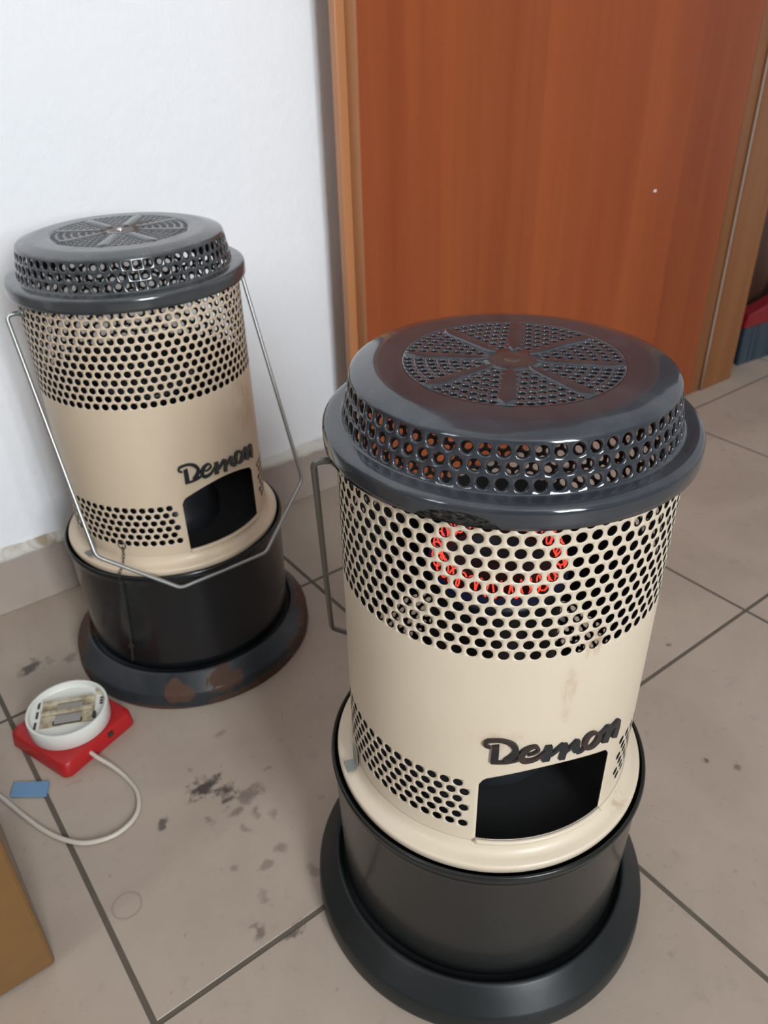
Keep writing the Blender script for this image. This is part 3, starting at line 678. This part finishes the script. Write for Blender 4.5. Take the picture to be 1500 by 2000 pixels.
on_dev('tray', -.068, .068, -.046, .046, .078, .0815, MAT['scorch'])
on_dev('heating_plate', -.030, .036, -.042, .036, .0815, .0835, MAT['steel'])
on_dev('scorch_hole', -.034, .040, -.046, -.030, .0815, .0825, MAT['slot'])
on_dev('crossbar', -.066, .066, -.006, .004, .0835, .0900, MAT['scorch'])
on_dev('crossbar', -.066, .066, .034, .043, .0815, .0900, MAT['scorch'])
for y in (-.044, -.006, .030): on_dev('slot', -.083, -.077, y, y + .024, .078, .0795, MAT['slot'])
on_dev('slot', .070, .080, .050, .068, .078, .088, MAT['scorch'])
on_dev('slot', .066, .074, -.038, -.018, .078, .085, MAT['slot'])
for y in (.012, .022, .032): on_dev('vent', .080, .088, y, y + .005, .078, .080, MAT['slot'])
# cable
cp = [(.209, 1.628, .026), (.222, 1.590, .020), (.243, 1.548, .011), (.260, 1.490, .0060), (.263, 1.425, .0060), (.236, 1.370, .0060), (.182, 1.348, .0060), (.125, 1.362, .0060), (.085, 1.396, .0060), (.048, 1.458, .0060), (.014, 1.550, .0060), (-.016, 1.645, .0060), (-.06, 1.75, .0060), (-.16, 1.84, .0060), (-.30, 1.93, .0060), (-.5, 2.02, .0060), (-.9, 2.1, .0060)]
def catmull(P, n=8):
    P = [Vector(q) for q in P]; out = []
    for i in range(len(P) - 1):
        a, b, c, d = P[max(i - 1, 0)], P[i], P[i + 1], P[min(i + 2, len(P) - 1)]
        for k in range(n):
            t = k / n; out.append(((b * 2) + (c - a) * t + (a * 2 - b * 5 + c * 4 - d) * t * t + (b * 3 - a - c * 3 + d) * t ** 3) * .5)
    out.append(P[-1]); return out
m = MB(); m.tube([q * T for q in catmull(cp)], .0058 * T, 10)
cab = m.build('cable', MAT['cable'], dv); cab.matrix_parent_inverse = (Matrix.Translation(dv.location) @ Matrix.Rotation(dv.rotation_euler.z, 4, 'Z')).inverted()
# blue tablet
m = MB(); q = [(.007, 1.617), (.080, 1.562), (.101, 1.603), (.028, 1.655)]
lo = [(x * T, y * T, .0006) for x, y in q]; hi = [(x * T, y * T, .0032) for x, y in q]
m.face(hi); m.face(lo[::-1])
for i in range(4): m.face([lo[i], lo[(i + 1) % 4], hi[(i + 1) % 4], hi[i]])
tb = m.build('repellent_tablet', MAT['blue'], smooth=False); tag(tb, 'thin flat blue rectangular tablet lying on the tiles beside the cable', 'tablet'); bevel(tb, .0005, 1)
# cabinet at the left edge
cb = empty('cabinet', (-.033 * T, 1.129 * T, 0)); tag(cb, 'mustard-varnished wooden cabinet corner at the left edge', 'cabinet')
boxobj('body', (-1.6 * T, .0, .003), (0, .47 * T, .62), MAT['cabinet'], cb, .003)
boxobj('plinth', (-1.59 * T, .004, 0), (-.010 * T, .46 * T, .003), MAT['slot'], cb)
boxobj('top', (-1.62 * T, -.012, .62), (.002, .47 * T, .64), MAT['cabinet'], cb, .003)
# broom behind the jamb
br = empty('broom', (4.30 * T, 2.075 * T, 0), R(-5)); tag(br, 'red broom with blue-grey bristles standing behind the door jamb', 'broom')
m = MB(); wd, dp = .42, .055
prof = [(-wd, .205, .045), (-wd + .02, .275, .045), (-.10, .335, .042), (-.06, .46, .030), (-.04, .50, .026), (.04, .50, .026), (.06, .46, .030), (.10, .335, .042), (wd - .02, .275, .045), (wd, .205, .045)]
for s_ in (-1, 1):
    ring = [(x * T, s_ * d * T, z * T) for x, z, d in prof]
    m.face(ring if s_ < 0 else ring[::-1])
for (x, z, d), (x2, z2, d2_) in zip(prof, prof[1:] + prof[:1]):
    m.face([(x * T, -d * T, z * T), (x * T, d * T, z * T), (x2 * T, d2_ * T, z2 * T), (x2 * T, -d2_ * T, z2 * T)])
bevel(m.build('head', MAT['broom_red'], br, smooth=False), .004, 2, 25)
m = MB()
for i in range(110):
    for j in range(6):
        x = (-wd + .02 + (2 * wd - .04) * (i + random.uniform(0, .8)) / 110) * T; y = (-.036 + .0145 * j) * T
        x2 = x * 1.02 + random.uniform(-.001, .001); y2 = y * 1.15
        w_ = .0011
        a = [(x - w_, y, .21 * T), (x + w_, y, .21 * T), (x, y + w_, .21 * T)]; b = [(x2 - w_, y2, .0005), (x2 + w_, y2, .0005), (x2, y2 + w_, .0005)]
        for k in range(3): m.face([a[k], a[(k + 1) % 3], b[(k + 1) % 3], b[k]])
bs = m.build('bristles', MAT['bristle'], br, smooth=False); tag(bs, 'blue-grey bristles', kind='stuff')
m = MB(); m.tube([(0, 0, z * T) for z in (.46, 1.2, 2.0, 2.8, 3.1)], .0105, 14); m.build('handle', MAT['broom_red'], br)
